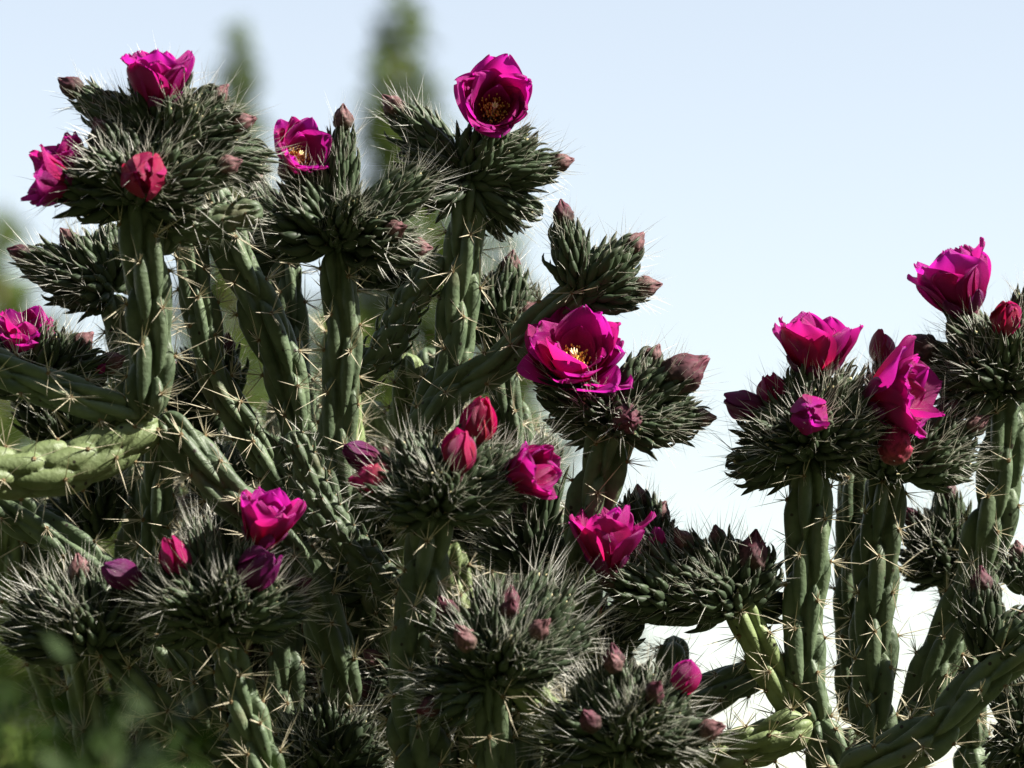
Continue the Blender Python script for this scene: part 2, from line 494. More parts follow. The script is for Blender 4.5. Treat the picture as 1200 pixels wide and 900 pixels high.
def orient(z, roll):
    z = Vector(z).normalized()
    return z.to_track_quat('Z', 'Y') @ Quaternion((0, 0, 1), roll)

def place(name, me, root, loc, q, scale=(1, 1, 1)):
    o = bpy.data.objects.new(name, me)
    o.rotation_mode = 'QUATERNION'
    o.location = Vector(loc) - root.location
    o.rotation_quaternion = q
    o.scale = scale
    return link(o, root)

def young(root, a, b, w=None, bud=None, spiny=False):
    """young joint from base pixel a to tip pixel b (x, y, depth), w its full width, bud its tip"""
    pa, pb = P(*a), P(*b)
    v = pb - pa; ln = v.length
    pool = TPL_S if spiny else TPL
    best = sorted(pool, key=lambda t: abs(t[2] - ln))[:2 if not spiny else 1]
    me, sm, Lm, Wm = best[int(rng.integers(len(best)))]
    kz = min(1.5, max(.6, ln / Lm)); kx = kz if w is None else w * S / Wm
    kx = min(1.35, max(.7, kx))
    o = place("young_joint", me, root, pa, orient(v, rng.uniform(0, 6.28)), (kx, kx, kz))
    so = bpy.data.objects.new("spines", sm); so["kind"] = "stuff"; link(so, o)
    if bud:
        make_bud(root, pb - v.normalized() * .0005, v.normalized(), bud)
    return o

# ------------------------------------------------------------------ buds
def bud_template(seed, kind):
    r = np.random.default_rng(seed)
    nr, na = 22, 40
    V = []; T = []
    ns = 5; ph = r.uniform(0, 6)
    for i in range(nr):
        t = i / (nr - 1)
        prof = .5 * (math.sin(math.pi * min(1, t * .62 + .26)) ** 1.0) * (1 - t ** 4.5 * .80)
        if t < .12: prof *= (.55 + .45 * t / .12)
        for k in range(na):
            a = 2 * math.pi * k / na
            f1 = ((a * ns / (2 * math.pi) + t * 1.9 + ph) % 1.0)
            f2 = ((a * ns / (2 * math.pi) - t * 1.3 + ph + .5) % 1.0)
            fold = .26 * f1 * (.35 + t) + .12 * f2
            rr = prof * (.88 + fold) + .02 * math.sin(3 * a + ph) * t
            V.append((rr * math.cos(a) + .05 * t * t * math.cos(ph), rr * math.sin(a) + .05 * t * t * math.sin(ph), t * 1.28 + .10 * t * t * math.sin(ns * a + ph)))
            T.append(t)
    F = [(i * na + k, i * na + (k + 1) % na, (i + 1) * na + (k + 1) % na, (i + 1) * na + k) for i in range(nr - 1) for k in range(na)]
    F += [tuple(reversed(range(na))), tuple((nr - 1) * na + k for k in range(na))]
    mb = MB(); mb.add(V, F, 0, T)
    return mb.mesh("bud", [M[kind]])
BUDS = {k: [bud_template(i, k) for i in (1, 2, 3)] for k in ("bud_dusky", "bud_maroon", "bud_red")}
BUDKEY = {"b": ("bud_dusky", 23), "d": ("bud_maroon", 23), "B": ("bud_maroon", 36), "R": ("bud_red", 36), "r": ("bud_red", 24)}
def make_bud(root, p, d, key):
    kind, wpx = BUDKEY[key]
    k = wpx * S * rng.uniform(.88, 1.12)
    me = BUDS[kind][int(rng.integers(3))]
    return place("bud", me, root, Vector(p) - d * k * .25, orient(d, rng.uniform(0, 6.28)), (k, k, k))

# ------------------------------------------------------------------ flowers
def petal_template(seed, style):
    """unit-length petal: base at the origin, blade along +Z, inner face towards -X, width along Y"""
    r = np.random.default_rng(seed)
    nu, nv = 19, 20
    wmax = {"open": .37, "closed": .46, "outer": .28}[style] * r.uniform(.9, 1.1)
    V = []; T = []
    ph = r.uniform(0, 6, 4); notch = r.uniform(-.07, -.01); skew = r.uniform(-.06, .06)
    for j in range(nv):
        v = math.sin(.5 * math.pi * (j / (nv - 1)) ** .85)
        wd = wmax * (.22 + .78 * math.sin(math.pi * min(1, v * .78 + .02)) ** 1.1)
        if v > .62: wd *= math.sqrt(max(0.0, 1 - ((v - .62) / .383) ** 2.2)) * .99 + .01
        for i in range(nu):
            u = 2 * i / (nu - 1) - 1
            y = u * wd + skew * v * v
            z = v * (1 + notch * (1 - abs(u)) * v ** 4) - .06 * u * u * v
            if style == "open":
                x = .42 * v ** 1.6 * .55 + .10 * math.sin(v * 3) - .34 * (u * wd) ** 2 / (wmax) * 1.3
                x += (.034 * math.sin(3 * u + ph[0]) + .014 * math.sin(7 * u + ph[1])) * v ** 2
                x += .10 * max(0, v - .75) * math.sin(ph[2]) * 4 * .5
                z += .016 * math.sin(8 * u + ph[3]) * v ** 4
            elif style == "closed":
                x = .34 * math.sin(math.pi * v ** .8) - 1.0 * (u * wd) ** 2
                x += .03 * math.sin(4 * u + ph[0]) * v ** 2 + .05 * max(0, v - .8) * 4 * r.uniform(.3, 1)
            else:
                x = .30 * math.sin(math.pi * v * .6) - .7 * (u * wd) ** 2 + .04 * math.sin(4 * u + ph[0]) * v ** 2
            V.append((x, y, z)); T.append(v)
    F = [(j * nu + i, j * nu + i + 1, (j + 1) * nu + i + 1, (j + 1) * nu + i) for j in range(nv - 1) for i in range(nu - 1)]
    mb = MB(); mb.add(V, F, 0, T)
    return mb
PET = {}
for mk in ("petal", "petal_dark", "petal_purple"):
    for stl in ("open", "closed", "outer"):
        PET[(mk, stl)] = [petal_template(10 * i + 3, stl).mesh("petal", [M[mk]]) for i in range(5)]

def receptacle_mesh():
    mb = MB(); nr, na = 10, 18; V = []; T = []
    for i in range(nr):
        t = i / (nr - 1)
        rr = (.05 + .15 * t ** .7) 
        for k in range(na):
            a = 2 * math.pi * k / na
            V.append((rr * (1 + .08 * math.cos(6 * a)) * math.cos(a), rr * (1 + .08 * math.cos(6 * a)) * math.sin(a), -.30 + .34 * t)); T.append(t)
    F = [(i * na + k, i * na + (k + 1) % na, (i + 1) * na + (k + 1) % na, (i + 1) * na + k) for i in range(nr - 1) for k in range(na)]
    F += [tuple(reversed(range(na))), tuple((nr - 1) * na + k for k in range(na))]
    mb.add(V, F, 0, T)
    return mb.mesh("flower", [M["bud_maroon"]])
RECEP = receptacle_mesh()
def stamen_mesh(seed):
    r = np.random.default_rng(seed); mb = MB()
    for i in range(110):
        a = r.uniform(0, 6.28); q = r.uniform(.03, .15); ln = r.uniform(.26, .40)
        lean = q * 1.7
        p0 = np.array([q * math.cos(a) * .6, q * math.sin(a) * .6, 0]); p1 = np.array([lean * math.cos(a), lean * math.sin(a), ln])
        pm = .5 * (p0 + p1) + np.array([math.cos(a), math.sin(a), 0]) * .02
        tube(mb, [p0, pm, p1], [.006, .006, .005], 4, 0)
        pad(mb, p1, np.array([0, 0, 1.0]), .014, .026, 1)
    return mb.mesh("stamens", [M["filament"], M["anther"]])
def stigma_mesh():
    mb = MB()
    tube(mb, [(0, 0, 0), (0, 0, .2), (0, 0, .40)], [.025, .022, .025], 8)
    for k in range(7):
        a = k * 6.283 / 7
        c, s_ = math.cos(a), math.sin(a)
        tube(mb, [(0.01 * c, .01 * s_, .37), (.028 * c, .028 * s_, .44), (.05 * c, .05 * s_, .50)], [.015, .017, .007], 6)
    return mb.mesh("stigma", [M["stigma"]])
STAM = [stamen_mesh(i) for i in (1, 2)]; STIG = stigma_mesh()

def flower(root, px, py, dep, d, size, opn, mk="petal", rs=None):
    """flower: centre pixel, facing direction d (right, up, to camera), full spread in pixels, openness 0..1"""
    r = np.random.default_rng(rs if rs is not None else int(px) + 3 * int(py))
    d = CD(*d)
    # petal length from spread: chord of the opened cup, or bud height when closed
    ln = size * S / (.95 + .55 * opn) if opn > .22 else size * S * 1.15
    base = P(px, py, dep) - d * ln * (.55 - .25 * opn)
    asp = 1.0 if opn > .22 else (.95 if d.dot(-FWD) > .8 else .72)
    o = place("flower", RECEP, root, base, orient(d, r.uniform(0, 6.28)), (ln * asp, ln * asp, ln))
    whorls = [(5, 0.0, .90), (6, .5, .98), (6, 1.0, 1.0)] if opn > .22 else [(4, 0.0, .95), (5, 1.0, 1.0)]
    if opn > .38: whorls = [(6, 0.0, .84), (7, .55, .96), (7, 1.0, 1.0)]
    off = r.uniform(0, 6.28)
    for wi, (cnt, lv, sc_) in enumerate(whorls):
        for k in range(cnt):
            a = off + wi * .55 + 2 * math.pi * (k + r.normal(0, .09)) / cnt
            style = "open" if opn > .22 else "closed"
            me = PET[(mk, style)][int(r.integers(5))]
            tilt = (R(-12) + R(62) * opn + R(16) * opn * lv + r.normal(0, .15)) if opn > .22 else (R(-3) + R(30) * opn + R(3) * lv + r.normal(0, .05))
            p = bpy.data.objects.new("petal", me)
            p.rotation_mode = 'QUATERNION'
            p.rotation_quaternion = Quaternion((0, 0, 1), a) @ Quaternion((0, 1, 0), tilt) @ Quaternion((0, 0, 1), r.normal(0, .12))
            rad = .06 + .03 * lv
            p.location = (rad * math.cos(a), rad * math.sin(a), 0.0 - .03 * lv)
            k_ = sc_ * r.uniform(.82, 1.08)
            p.scale = (k_, k_ * r.uniform(.9, 1.12), k_)
            link(p, o)
    for k in range(5):   # short sepal-like outer petals
        a = off + 2 * math.pi * k / 5 + r.normal(0, .2)
        p = bpy.data.objects.new("sepal", PET[("petal_purple", "outer")][int(r.integers(5))])
        p.rotation_mode = 'QUATERNION'
        p.rotation_quaternion = Quaternion((0, 0, 1), a) @ Quaternion((0, 1, 0), R(-2) + R(70) * opn)
        p.location = (.12 * math.cos(a), .12 * math.sin(a), -.05); q = r.uniform(.36, .52); p.scale = (q, q, q)
        link(p, o)
    if opn > .3:
        s_ = bpy.data.objects.new("stamens", STAM[int(r.integers(2))]); s_["kind"] = "stuff"; link(s_, o)
        g = bpy.data.objects.new("stigma", STIG); link(g, o)
    return o

# ------------------------------------------------------------------ the two cacti
def trunk_base(px, dep):
    p = P(px, 900, dep)
    return Vector((p.x, p.y, -0.02))
def W2P(v):
    q = v - CAM; t = q.dot(FWD); k = S * t / D
    return (600 + q.dot(RIGHT) / k, 450 - q.dot(UP) / k, (t - D) / S)

bA = trunk_base(430, 120)
A = thing("cholla_cactus", "dense tangled cholla cactus with many magenta flowers and blurred conifers rising behind it", "cactus", bA)
bB = trunk_base(1010, 60)
B = thing("cholla_cactus", "cholla cactus of clean upright green stems and flower heads alone against open sky", "cactus", bB)

# --- stems of A in view: points base -> tip, widths
STEMS_A = [
    # pts, width, kwargs
    ([(172, 492, -15), (178, 400, -15), (172, 320, -20), (163, 222, -20)], (50, 62, 60, 52), dict(dz=-140)),
    ([(188, 300, 10), (196, 235, 10), (192, 165, 12)], (44, 46, 40), dict(dz=-140)),
    ([(192, 268, -12), (240, 263, -14), (308, 244, -16)], (38, 44, 34), dict(dz=-140, L=30, leaf=True, spines=7, H=.36, slen=(14, 34), sr=.00026)),
    ([(405, 600, 15), (395, 520, 12), (402, 400, 5), (394, 284, 0)], (50, 52, 56, 46), dict(dz=-50)),
    ([(490, 520, 35), (525, 440, 32), (540, 330, 30), (548, 208, 30)], (54, 56, 56, 44), dict(dz=40)),
    ([(470, 560, 40), (520, 470, 36), (585, 425, 24), (640, 372, 14), (684, 338, 10)], (52, 54, 50, 52, 44), {}),
    ([(672, 780, -20), (676, 680, -20), (698, 580, -25), (722, 488, -30)], (56, 60, 62, 54), {}),
    ([(505, 1000, -50), (490, 870, -50), (486, 740, -55), (510, 592, -60)], (66, 72, 68, 56), dict(dz=-110, L=70, spines=11)),
    ([(-90, 400, 10), (-20, 425, 0), (70, 460, -10), (168, 488, -10)], (56, 54, 50, 50), dict(dz=-140, material="stem")),
    ([(-120, 520, -120), (-20, 552, -95), (80, 546, -60), (150, 512, -35), (186, 492, -25)], (66, 66, 66, 58, 42), dict(dz=-110, material="pale", L=64, spines=6, H=.30)),
    ([(408, 830, 20), (392, 760, 12), (368, 690, 5), (318, 625, -5), (250, 560, -15), (190, 485, -15)], (54, 56, 52, 54, 60, 46), dict(dz=-120)),
    ([(360, 620, 50), (300, 520, 45), (255, 450, 40), (236, 370, 40), (222, 285, 40), (214, 215, 35)], (50, 50, 46, 46, 44, 36), {}),
    ([(352, 560, 60), (345, 480, 55), (318, 390, 50), (270, 290, 45), (250, 215, 40)], (52, 54, 60, 52, 40), {}),
    ([(355, 500, 140), (345, 420, 140), (335, 300, 140)], (44, 46, 40), {}),
    ([(400, 460, 90), (450, 410, 80), (485, 345, 75), (520, 300, 75)], (34, 44, 44, 30), dict(L=30, leaf=True, spines=5, H=.38, slen=(12, 30), sr=.00022)),
    ([(500, 700, -35), (440, 670, -40), (385, 605, -45), (340, 505, -50)], (40, 46, 46, 32), dict(dz=-60, L=32, leaf=True, spines=5, H=.40, slen=(12, 34), sr=.00024)),
    ([(330, 960, -120), (300, 870, -120), (276, 800, -120), (258, 725, -120)], (48, 48, 46, 42), dict(dz=-80, L=60, spines=9)),
    ([(330, 930, -90), (220, 860, -95), (155, 795, -98), (108, 745, -100)], (40, 40, 38, 34), dict(dz=-80, L=60)),
    ([(160, 480, 40), (150, 420, 60), (130, 345, 70)], (44, 44, 40), {}),
    ([(-40, 560, 60), (20, 600, 50), (80, 640, 40), (150, 700, 30), (220, 790, 30)], (54, 56, 54, 54, 50), {}),
    ([(185, 760, 60), (182, 660, 60), (186, 545, 50), (190, 500, 40)], (44, 44, 42, 40), {}),
    ([(588, 960, -60), (580, 880, -62), (576, 782, -70)], (54, 52, 46), dict(dz=-130)),
    ([(720, 910, -40), (665, 865, -50), (622, 815, -60), (590, 785, -65)], (50, 54, 52, 44), dict(dz=-130, material="pale")),
    ([(742, 980, -80), (738, 930, -85), (733, 865, -90)], (54, 54, 48), dict(dz=-130)),
    ([(905, 775, 130), (860, 800, 120), (790, 830, 110), (700, 870, 100)], (40, 54, 56, 56), {}),
    ([(600, 520, 120), (590, 450, 120), (582, 385, 120)], (44, 44, 38), {}),
    ([(690, 860, 30), (692, 800, 30), (692, 755, 30)], (46, 46, 40), {}),
]
for pts, wd, kw in STEMS_A:
    kw = dict(kw); OFF = kw.pop("dz", 0.0)
    stem(A, pts, wd, **kw)
OFF = 0.0

# --- tangle of older branches behind, joining the trunk
for i in range(52):
    x0 = rng.uniform(20, 640); 
    ytop = rng.uniform(360, 640) + (90 if x0 > 560 or x0 < 110 else 0)
    dp = rng.uniform(150, 480)
    lean = rng.uniform(-70, 70)
    xb = x0 + (430 - x0) * .22 + rng.uniform(-40, 40)
    pts = [(xb, 1000 + rng.uniform(0, 60), dp * .8), (.5 * (xb + x0) + lean * .6, .5 * (980 + ytop), dp), (x0 + lean * .2, ytop + 80, dp), (x0, ytop, dp)]
    stem(A, pts, (52, 52, 50, 40), material="stem" if i % 4 else "pale", step=.0026, na=40)
for i in range(10):
    x0 = rng.uniform(640, 830); ytop = rng.uniform(690, 800); dp = rng.uniform(80, 350)
    pts = [(x0 - 60, 1010, dp), (x0 + rng.uniform(-30, 10), 900, dp), (x0, ytop, dp)]
    stem(A, pts, (52, 50, 40), step=.0026, na=40)
# trunk and main limbs below the frame
ba = W2P(bA)
stem(A, [ba, (440, 2300, 120), (420, 1700, 110), (450, 1250, 100), (470, 960, 90)], (150, 140, 130, 110, 80), L=110, ncol=8, H=.2, spines=4, material="wood", step=.004, name="trunk")
for x1, y1, d1 in [(330, 940, -190), (505, 960, -160), (588, 930, -190), (742, 960, -210), (240, 960, 60), (90, 980, 150), (620, 960, 260), (780, 980, 160), (400, 800, 25), (690, 850, 30), (400, 960, 380), (200, 960, 300)]:
    stem(A, [(435, 1560, 105), (.5 * (435 + x1), 1330, .5 * (105 + d1)), (x1, 1120, d1), (x1, y1, d1)], (80, 74, 66, 54), L=90, spines=3, material="wood", step=.004, na=32, name="limb")

# --- young joints of A: (base, tip, width, bud)
def head(root, base, items, spiny=False, extra=3, er=60):
    bx, by, bd = base
    for it in items:
        tx, ty, td = it[0], it[1], it[2]
        w_ = it[3] if len(it) > 3 else None
        bud = it[4] if len(it) > 4 else None
        young(root, (bx + .02 * (tx - bx), by + 8 + .02 * (ty - by), bd), (tx, ty, td), w_, bud, spiny)
    for k in range(min(extra, 1)):
        a = rng.uniform(-.2, math.pi + .2)
        young(root, (bx, by, bd + 10), (bx + er * math.cos(a), by - er * .75 * abs(math.sin(a)), bd + rng.uniform(20, 60)), None, None, spiny)

OFF = -140
# top-left double head
head(A, (163, 225, -20), [(74, 214, -35, 72), (165, 200, -75, 60), (122, 158, -25, 62, "b"), (206, 165, -30, 60), (222, 232, -40, 56), (262, 196, -45, 64, "b"), (112, 186, -50, 56)], extra=2)
head(A, (192, 170, 12), [(184, 92, 10, 70), (90, 106, 15, 62, "d"), (252, 116, 5, 66, "b"), (276, 146, -5, 66, "b"), (312, 190, 15, 66), (140, 122, 5, 56), (226, 128, -30, 56)], extra=1)
flower(A, 60, 212, -40, (-.92, .18, .25), 72, .42)
flower(A, 80, 180, -20, (-.55, .8, .2), 52, .3)
flower(A, 168, 206, -95, (.05, -.12, 1), 50, .04, "petal_dark")
flower(A, 186, 92, -5, (.08, 1, .2), 84, .34)
OFF = -50
# second head
head(A, (395, 282, 0), [(340, 205, -5, 66, "b"), (402, 146, 0, 54, "b"), (500, 206, -15, 66), (322, 256, -20, 74), (458, 270, -45, 70, "b"), (484, 290, 5, 62, "b"), (414, 236, -75, 52), (366, 196, 10, 56)], extra=2)
flower(A, 352, 180, -10, (.5, .45, .75), 66, .42, rs=874)
OFF = 40
# third head
head(A, (548, 205, 30), [(466, 130, 25, 66, "b"), (578, 150, 10, 62), (652, 192, 25, 60, "b"), (622, 246, 35, 60), (478, 188, 10, 66), (500, 224, 0, 56), (618, 162, 30, 56), (592, 262, 40, 52)], extra=2)
flower(A, 580, 124, -15, (.10, .30, .95), 86, .42, rs=937)
OFF = 0
# dark head at the left rear
head(A, (132, 335, 70), [(30, 300, 70, 66, "d"), (84, 285, 65, 60, "b"), (60, 330, 60, 60), (130, 270, 80, 60), (95, 340, 50, 56)], extra=1)
OFF = -60
# left edge flower and its head
head(A, (40, 450, 60), [(26, 402, 60, 60), (92, 405, 55, 66, "b"), (122, 428, 50, 56, "b"), (60, 400, 40, 56), (-20, 420, 60, 60)], extra=1)
flower(A, 28, 393, 55, (.0, .9, .35), 72, .40)
flower(A, 120, 428, 45, (.7, .6, .2), 26, .05)
OFF = 0
# twin joints against the sky
head(A, (680, 345, 8), [(661, 258, 10, 54, "d"), (738, 290, 5, 62, "b"), (750, 338, 0, 50, "b"), (702, 305, 25, 56)], extra=0)
# centre-right flower head
head(A, (722, 490, -30), [(640, 450, -35, 64), (798, 440, -35, 76), (818, 490, -30, 66, "b"), (762, 422, -25, 60, "b"), (734, 488, -95, 52), (690, 470, -70, 52), (778, 500, -55, 56)], extra=1)
make_bud(A, P(786, 446, -36), CD(.8, .55, .1), "B").scale *= 1.15
make_bud(A, P(732, 490, -85), CD(.15, -.1, 1), "B")
flower(A, 672, 416, -45, (.05, .72, .68), 108, .56, rs=1914)
OFF = -110
# centre head with several half open flowers
head(A, (512, 592, -60), [(432, 562, -65, 66), (424, 540, -55, 56), (480, 520, -60, 62), (552, 512, -65, 66), (610, 560, -65, 68), (600, 528, -50, 66), (516, 558, -125, 56), (460, 588, -90, 56), (576, 588, -80, 56), (640, 530, -30, 58)], extra=3)
make_bud(A, P(452, 562, -66), CD(-1, -.02, .15), "R").scale *= 1.1
flower(A, 422, 533, -60, (-.85, .5, .1), 42, .06, "petal_purple")
flower(A, 560, 490, -66, (.15, 1, .15), 52, .12, "petal_dark")
flower(A, 537, 527, -105, (.05, 1, .35), 46, .06, "petal_dark")
flower(A, 621, 553, -75, (.85, .25, .5), 70, .26)
OFF = -80
# lower left head
head(A, (258, 728, -120), [(158, 688, -125, 64), (205, 668, -135, 60), (234, 618, -115, 60), (304, 640, -125, 66), (322, 688, -130, 66), (268, 680, -195, 60), (350, 708, -110, 64), (176, 722, -130, 58), (345, 690, -90, 58, "d"), (200, 700, -170, 54)], extra=3)
flower(A, 140, 672, -128, (-.9, .42, .1), 42, .05, "petal_purple")
flower(A, 205, 650, -140, (-.3, .9, .35), 46, .06, "petal_dark")
flower(A, 312, 607, -130, (.22, .92, .30), 78, .27, rs=2130)
flower(A, 306, 664, -150, (.55, .5, .6), 58, .12, "petal_purple")
OFF = -80
# far lower left spiny head
head(A, (108, 752, -100), [(94, 676, -100, 64, "b"), (30, 708, -105, 62), (18, 742, -105, 64), (55, 690, -110, 60), (146, 700, -95, 62), (156, 736, -105, 60), (88, 722, -150, 54)], True, extra=2)
OFF = -130
# lower centre spiny head
head(A, (580, 792, -68), [(548, 752, -90, 56, "b"), (596, 712, -75, 60, "d"), (630, 742, -80, 58, "b"), (664, 696, -60, 64), (528, 722, -65, 62, "d"), (570, 690, -50, 62), (686, 738, -55, 62), (600, 752, -135, 54), (650, 770, -70, 54), (640, 674, -30, 58)], True, extra=2)
for x_, y_, d_, k_ in ((550, 756, -135, "b"), (597, 718, -110, "d"), (628, 742, -125, "b")):
    make_bud(A, P(x_, y_, d_), CD((x_ - 590) / 60, .7, .6), k_).scale *= .95
head(A, (570, 800, -75), [(512, 826, -95, 54, "d"), (505, 800, -85, 50)], True, extra=0)
OFF = -130
# lower right-of-centre head
head(A, (733, 872, -90), [(660, 838, -95, 66), (720, 780, -95, 66, "d"), (764, 786, -90, 64), (794, 812, -95, 62), (826, 858, -100, 64, "b"), (765, 818, -150, 60, "d"), (648, 872, -95, 64), (690, 800, -85, 64), (740, 838, -160, 54), (800, 872, -130, 56)], True, extra=3)
for x_, y_, d_, k_ in ((765, 812, -165, "d"), (720, 782, -120, "b"), (826, 858, -120, "b"), (695, 850, -160, "d")):
    make_bud(A, P(x_, y_, d_), CD((x_ - 735) / 80, .7, .6), k_).scale *= .9
flower(A, 803, 790, -98, (.2, 1, .25), 38, .05)
OFF = 0
head(A, (692, 765, 30), [(690, 716, 25, 58), (735, 722, 30, 62, "b"), (650, 735, 30, 60), (718, 750, 0, 58), (670, 720, 50, 60)], extra=1)
flower(A, 693, 715, 10, (.1, 1, .3), 36, .04, "petal_dark")
OFF = 0
# pale rear heads
head(A, (583, 395, 120), [(598, 315, 120, 62, "b"), (614, 372, 110, 58, "b"), (560, 330, 125, 58), (622, 345, 130, 54), (540, 350, 120, 58)], True, extra=1)
head(A, (440, 330, 130), [(440, 270, 130, 60, "b"), (480, 300, 130, 60, "b"), (410, 300, 130, 60)], True, extra=1)
head(A, (345, 300, 140), [(320, 240, 140, 60), (300, 215, 140, 60, "b"), (360, 250, 140, 60)], extra=1)
head(A, (760, 640, 60), [(750, 590, 60, 58, "b"), (772, 610, 60, 54, "b"), (735, 600, 60, 54)], extra=0)
head(A, (625, 660, 60), [(618, 612, 60, 58, "b"), (650, 625, 60, 56), (590, 620, 60, 58), (640, 520, 60, 58)], extra=1)
for i in range(24):
    x = rng.uniform(0, 640); y = rng.uniform(430, 860) + (70 if x > 540 or x < 120 else 0); dp = rng.uniform(140, 320)
    head(A, (x, y, dp), [(x + 60 * math.cos(a), y - 60 * abs(math.sin(a)) - 5, dp + rng.uniform(-40, 40), 60, rng.choice(["b", "d", ""]) or None) for a in rng.uniform(-.2, 3.3, 4)], bool(i % 2), extra=0)
OFF = -60
head(A, (385, 905, -40), [(340, 850, -40, 62), (380, 820, -50, 64), (420, 850, -45, 62), (360, 880, -90, 60), (440, 885, -50, 60)], True, extra=1)

OFF = 0.0
# --- right-hand cactus
STEMS_B = [
    ([(958, 850, -5), (940, 770, 0), (948, 650, 0), (950, 515, 0)], (52, 62, 64, 52), dict(L=92)),
    ([(1022, 872, 55), (1024, 740, 60), (1030, 640, 62), (1040, 545, 65)], (56, 66, 64, 52), dict(L=88, spines=10)),
    ([(1000, 850, 190), (1000, 740, 190), (1002, 600, 190), (1005, 540, 190)], (46, 50, 50, 42), dict(spines=10)),
    ([(1060, 872, 40), (1098, 775, 30), (1150, 660, 15), (1172, 560, 5), (1178, 450, 0)], (52, 62, 64, 62, 54), dict(dz=95, spines=9)),
    ([(985, 905, 0), (1080, 868, -20), (1150, 800, -30), (1215, 748, -40), (1300, 690, -50)], (52, 58, 62, 58, 46), dict(dz=-70, spines=9)),
    ([(985, 960, 0), (975, 895, -8), (958, 842, -10)], (60, 66, 58), {}),
    ([(760, 930, 10), (840, 888, -10), (900, 868, -20), (952, 846, -20)], (52, 54, 58, 50), dict(material="pale", L=60)),
    ([(948, 860, 10), (905, 790, -5), (880, 740, -15), (862, 700, -20)], (44, 46, 48, 42), dict(material="pale", L=70)),
    ([(1140, 880, 210), (1130, 760, 210), (1112, 655, 205)], (48, 50, 44), {}),
    ([(1215, 960, 20), (1208, 890, 20), (1205, 850, 20)], (44, 46, 40), {}),
]
for pts, wd, kw in STEMS_B:
    kw = dict(kw); OFF = kw.pop("dz", 0.0)
    stem(B, pts, wd, **kw)
OFF = 0.0
bb = W2P(bB)
stem(B, [bb, (1010, 2200, 60), (1000, 1500, 40), (985, 1100, 10), (985, 930, 0)], (120, 110, 100, 84, 62), L=110, H=.2, spines=4, material="wood", step=.004, name="trunk")
for x1, y1, d1 in [(1022, 860, 55), (1060, 860, 130), (1000, 850, 190), (1140, 870, 210), (1215, 950, 20), (760, 925, 10)]:
    stem(B, [(988, 1250, 20), (.5 * (988 + x1), 1120, .5 * (20 + d1)), (x1, 1010, d1), (x1, y1, d1)], (64, 60, 56, 52), L=90, spines=4, material="stem", step=.004, na=32, name="limb")

head(B, (950, 520, 0), [(866, 545, -5, 72), (880, 492, -5, 66), (908, 462, 0, 62), (950, 424, 0, 78), (1000, 438, 5, 68), (1032, 468, 0, 72, None), (952, 488, -65, 58), (1012, 500, -40, 62), (990, 532, -30, 58), (905, 520, -45, 58), (975, 455, -35, 58)], extra=2)
flower(B, 869, 474, -5, (-.9, .35, 0), 46, .05, "petal_purple")
flower(B, 906, 459, 0, (-.3, .9, .3), 44, .14, "petal_dark")
flower(B, 956, 406, -5, (0, 1, .14), 92, .34)
flower(B, 950, 486, -80, (.05, .0, 1), 44, .04)
flower(B, 1056, 463, -15, (.85, .12, .3), 102, .44)
head(B, (1038, 548, 65), [(1090, 518, 70, 60), (1034, 425, 90, 56), (1004, 515, 60, 56), (1048, 530, 20, 56), (1040, 470, 70, 60)], extra=1)
flower(B, 1034, 404, 90, (.0, 1, 0), 38, .04, "petal_dark")
make_bud(B, P(1048, 534, 0), CD(0, .9, .4), "R")
head(B, (1058, 548, 65), [(1108, 488, 60, 70, "b"), (1138, 502, 55, 62, "b"), (1135, 540, 65, 60), (1112, 530, 40, 60)], True, extra=0)
OFF = 95
head(B, (1176, 448, 0), [(1092, 410, -5, 64), (1122, 362, 0, 78), (1178, 388, -50, 60), (1204, 338, 0, 54), (1098, 440, -5, 68), (1120, 466, -20, 60), (1222, 408, 0, 62), (1150, 390, -35, 58), (1205, 440, -40, 56), (1140, 430, -50, 56)], extra=2)
make_bud(B, P(1090, 411, -6), CD(-1, .08, .1), "B")
flower(B, 1121, 330, -5, (-.3, .95, .12), 98, .34)
flower(B, 1180, 370, -62, (.1, .6, .7), 48, .08, "petal_dark")
OFF = 100
head(B, (1112, 662, 105), [(1072, 612, 100, 60, "d"), (1110, 582, 100, 62, "d"), (1066, 655, 95, 60), (1128, 620, 90, 60), (1095, 640, 70, 58)], extra=1)
OFF = -70
head(B, (1155, 770, -30), [(1150, 690, -32, 54, "d"), (1198, 728, -35, 54, "b")], True, extra=0)
OFF = 0
head(B, (1205, 862, 20), [(1184, 800, 15, 58), (1180, 850, 10, 58), (1215, 790, 20, 60), (1172, 900, 10, 58), (1200, 870, -20, 54)], extra=0)
head(B, (1205, 690, 20), [(1195, 655, 20, 50, "b"), (1212, 670, 15, 50)], extra=0)
OFF = 0
# head leaning left of the right-hand cactus
head(B, (862, 706, -20), [(892, 648, -25, 66), (752, 664, -25, 80), (806, 640, -25, 66, "b"), (842, 636, -15, 64, "b"), (830, 690, -60, 58), (730, 700, -15, 66), (796, 692, -55, 60), (905, 708, 25, 52, "b")], extra=2)
young(B, (790, 712, -30), (714, 668, -70), 70)
young(B, (800, 700, -30), (758, 640, -28), 56)
make_bud(B, P(880, 662, -30), CD(.15, 1, .2), "B")
flower(B, 711, 632, -75, (-.06, .98, .10), 86, .30)
flower(B, 770, 630, -25, (.1, 1, .1), 26, .05)
flower(B, 752, 654, -30, (.2, 1, .2), 26, .05)

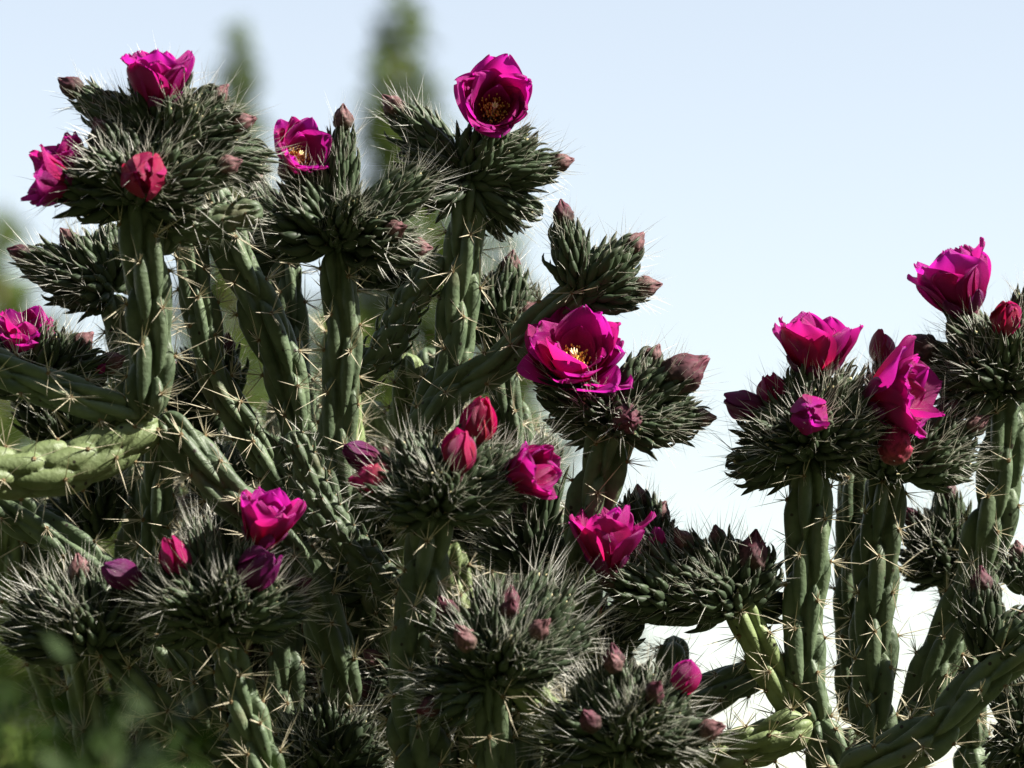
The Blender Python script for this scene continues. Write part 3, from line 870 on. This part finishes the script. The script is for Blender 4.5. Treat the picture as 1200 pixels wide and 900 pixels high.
# ------------------------------------------------------------------ conifers beyond
def needle_mat(name, c0, c1):
    m, nt, b, out = mat(name); L = nt.links
    gi = N(nt, "ShaderNodeNewGeometry")
    r = ramp(nt, [(0, c0), (1, c1)], gi.outputs["Random Per Island"])
    L.new(r.outputs[0], b.inputs["Base Color"]); b.inputs["Roughness"].default_value = .6; b.inputs["Specular IOR Level"].default_value = .1
    tr = N(nt, "ShaderNodeBsdfTranslucent"); L.new(r.outputs[0], tr.inputs[0])
    mx = N(nt, "ShaderNodeMixShader"); mx.inputs[0].default_value = .25
    L.new(b.outputs[0], mx.inputs[1]); L.new(tr.outputs[0], mx.inputs[2]); L.new(mx.outputs[0], out.inputs[0])
    return m
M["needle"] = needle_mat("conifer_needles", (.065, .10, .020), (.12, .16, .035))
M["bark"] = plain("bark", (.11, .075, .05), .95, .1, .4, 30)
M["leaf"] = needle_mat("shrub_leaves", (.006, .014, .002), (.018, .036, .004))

def conifer(px, py, dist, spread, label, seed):
    """apex at photo pixel (px, py) at the given distance; spread = crown half-width per metre below the apex"""
    r = np.random.default_rng(seed)
    dep = (dist - D) / S
    ap = P(px, py, dep)
    H = ap.z
    root = thing("conifer_tree", label, "tree", Vector((ap.x, ap.y, -.02)), "conifers far behind the cactus")
    mb = MB()
    tube(mb, [(0, 0, 0), (.03, 0, H * .4), (-.02, .02, H * .75), (0, 0, H * .98)], [.02 * H, .016 * H, .008 * H, .012], 10, 0)
    link(bpy.data.objects.new("trunk", mb.mesh("trunk", [M["bark"]])), root)
    cb = MB(); z = H
    lo = H * .12
    V = []; F = []; n = 0
    while z > lo:
        below = H - z
        rad = min(spread * below + .02, H * .2) * r.uniform(.75, 1.15)
        nb = int(3 + 4 * min(1, below))
        for k in range(nb):
            a = r.uniform(0, 6.28); rl = rad * r.uniform(.55, 1.1)
            d = np.array([math.cos(a), math.sin(a), 0])
            nn = int(11 + 44 * rl)
            for q in range(nn):
                u = r.uniform(.1, 1) ** .7
                c = np.array([0, 0, z]) + d * rl * u + np.array([0, 0, .12 * rl * (u * u - .6 * u)]) + r.normal(0, .035 + .05 * rl, 3)
                sz = r.uniform(.07, .15) * (1 + .4 * min(1, below * .3))
                e1 = d * .8 + r.normal(0, .5, 3); e1 /= np.linalg.norm(e1); e2 = np.cross(e1, r.normal(0, 1, 3)); e2 /= np.linalg.norm(e2)
                V += [c - e2 * sz * .3, c + e1 * sz * .5 - e2 * sz * .15, c + e1 * sz * 1.2, c + e1 * sz * .4 + e2 * sz * .3]
                F.append((n, n + 1, n + 2, n + 3)); n += 4
        z -= .11 + .02 * min(4, below)
    cb.add(V, F, 0)
    link(bpy.data.objects.new("crown", cb.mesh("crown", [M["needle"]], smooth=False)), root)
conifer(470, 0, 30, .31, "tallest blurred conifer spire, rising next to the wide open round flower", 1)
conifer(277, 32, 34, .19, "slim blurred conifer spire beside the highest double cactus head, shorter than its neighbour", 2)
conifer(0, 255, 26, .36, "broad blurred conifer behind the pink flower above the horizontal cactus arms", 3)
conifer(150, 400, 24, .45, "short blurred conifer filling the gap under the pale arching cactus arm", 5)
conifer(590, 280, 30, .28, "low blurred conifer showing in the gap under the twin cactus joints", 4)

# ------------------------------------------------------------------ near shrub, out of focus
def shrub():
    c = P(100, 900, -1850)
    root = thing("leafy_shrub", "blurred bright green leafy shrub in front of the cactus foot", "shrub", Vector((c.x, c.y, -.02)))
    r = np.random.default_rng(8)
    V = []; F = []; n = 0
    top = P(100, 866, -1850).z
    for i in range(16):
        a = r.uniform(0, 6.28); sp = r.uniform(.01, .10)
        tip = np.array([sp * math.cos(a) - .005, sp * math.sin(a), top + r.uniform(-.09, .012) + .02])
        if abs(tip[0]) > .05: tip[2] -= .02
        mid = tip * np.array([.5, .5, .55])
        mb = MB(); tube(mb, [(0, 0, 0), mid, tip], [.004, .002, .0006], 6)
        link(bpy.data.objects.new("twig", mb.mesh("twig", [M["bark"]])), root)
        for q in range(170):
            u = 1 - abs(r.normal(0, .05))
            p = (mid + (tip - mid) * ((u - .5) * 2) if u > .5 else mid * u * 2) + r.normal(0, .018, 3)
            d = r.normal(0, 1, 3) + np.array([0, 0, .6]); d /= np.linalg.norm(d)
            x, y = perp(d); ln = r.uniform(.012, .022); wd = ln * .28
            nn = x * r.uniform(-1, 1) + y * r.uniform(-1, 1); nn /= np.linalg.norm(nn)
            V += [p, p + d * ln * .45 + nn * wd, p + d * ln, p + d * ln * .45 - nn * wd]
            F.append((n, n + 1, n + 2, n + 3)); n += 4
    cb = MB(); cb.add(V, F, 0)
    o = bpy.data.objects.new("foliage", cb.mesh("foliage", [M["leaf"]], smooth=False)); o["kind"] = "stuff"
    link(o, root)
shrub()
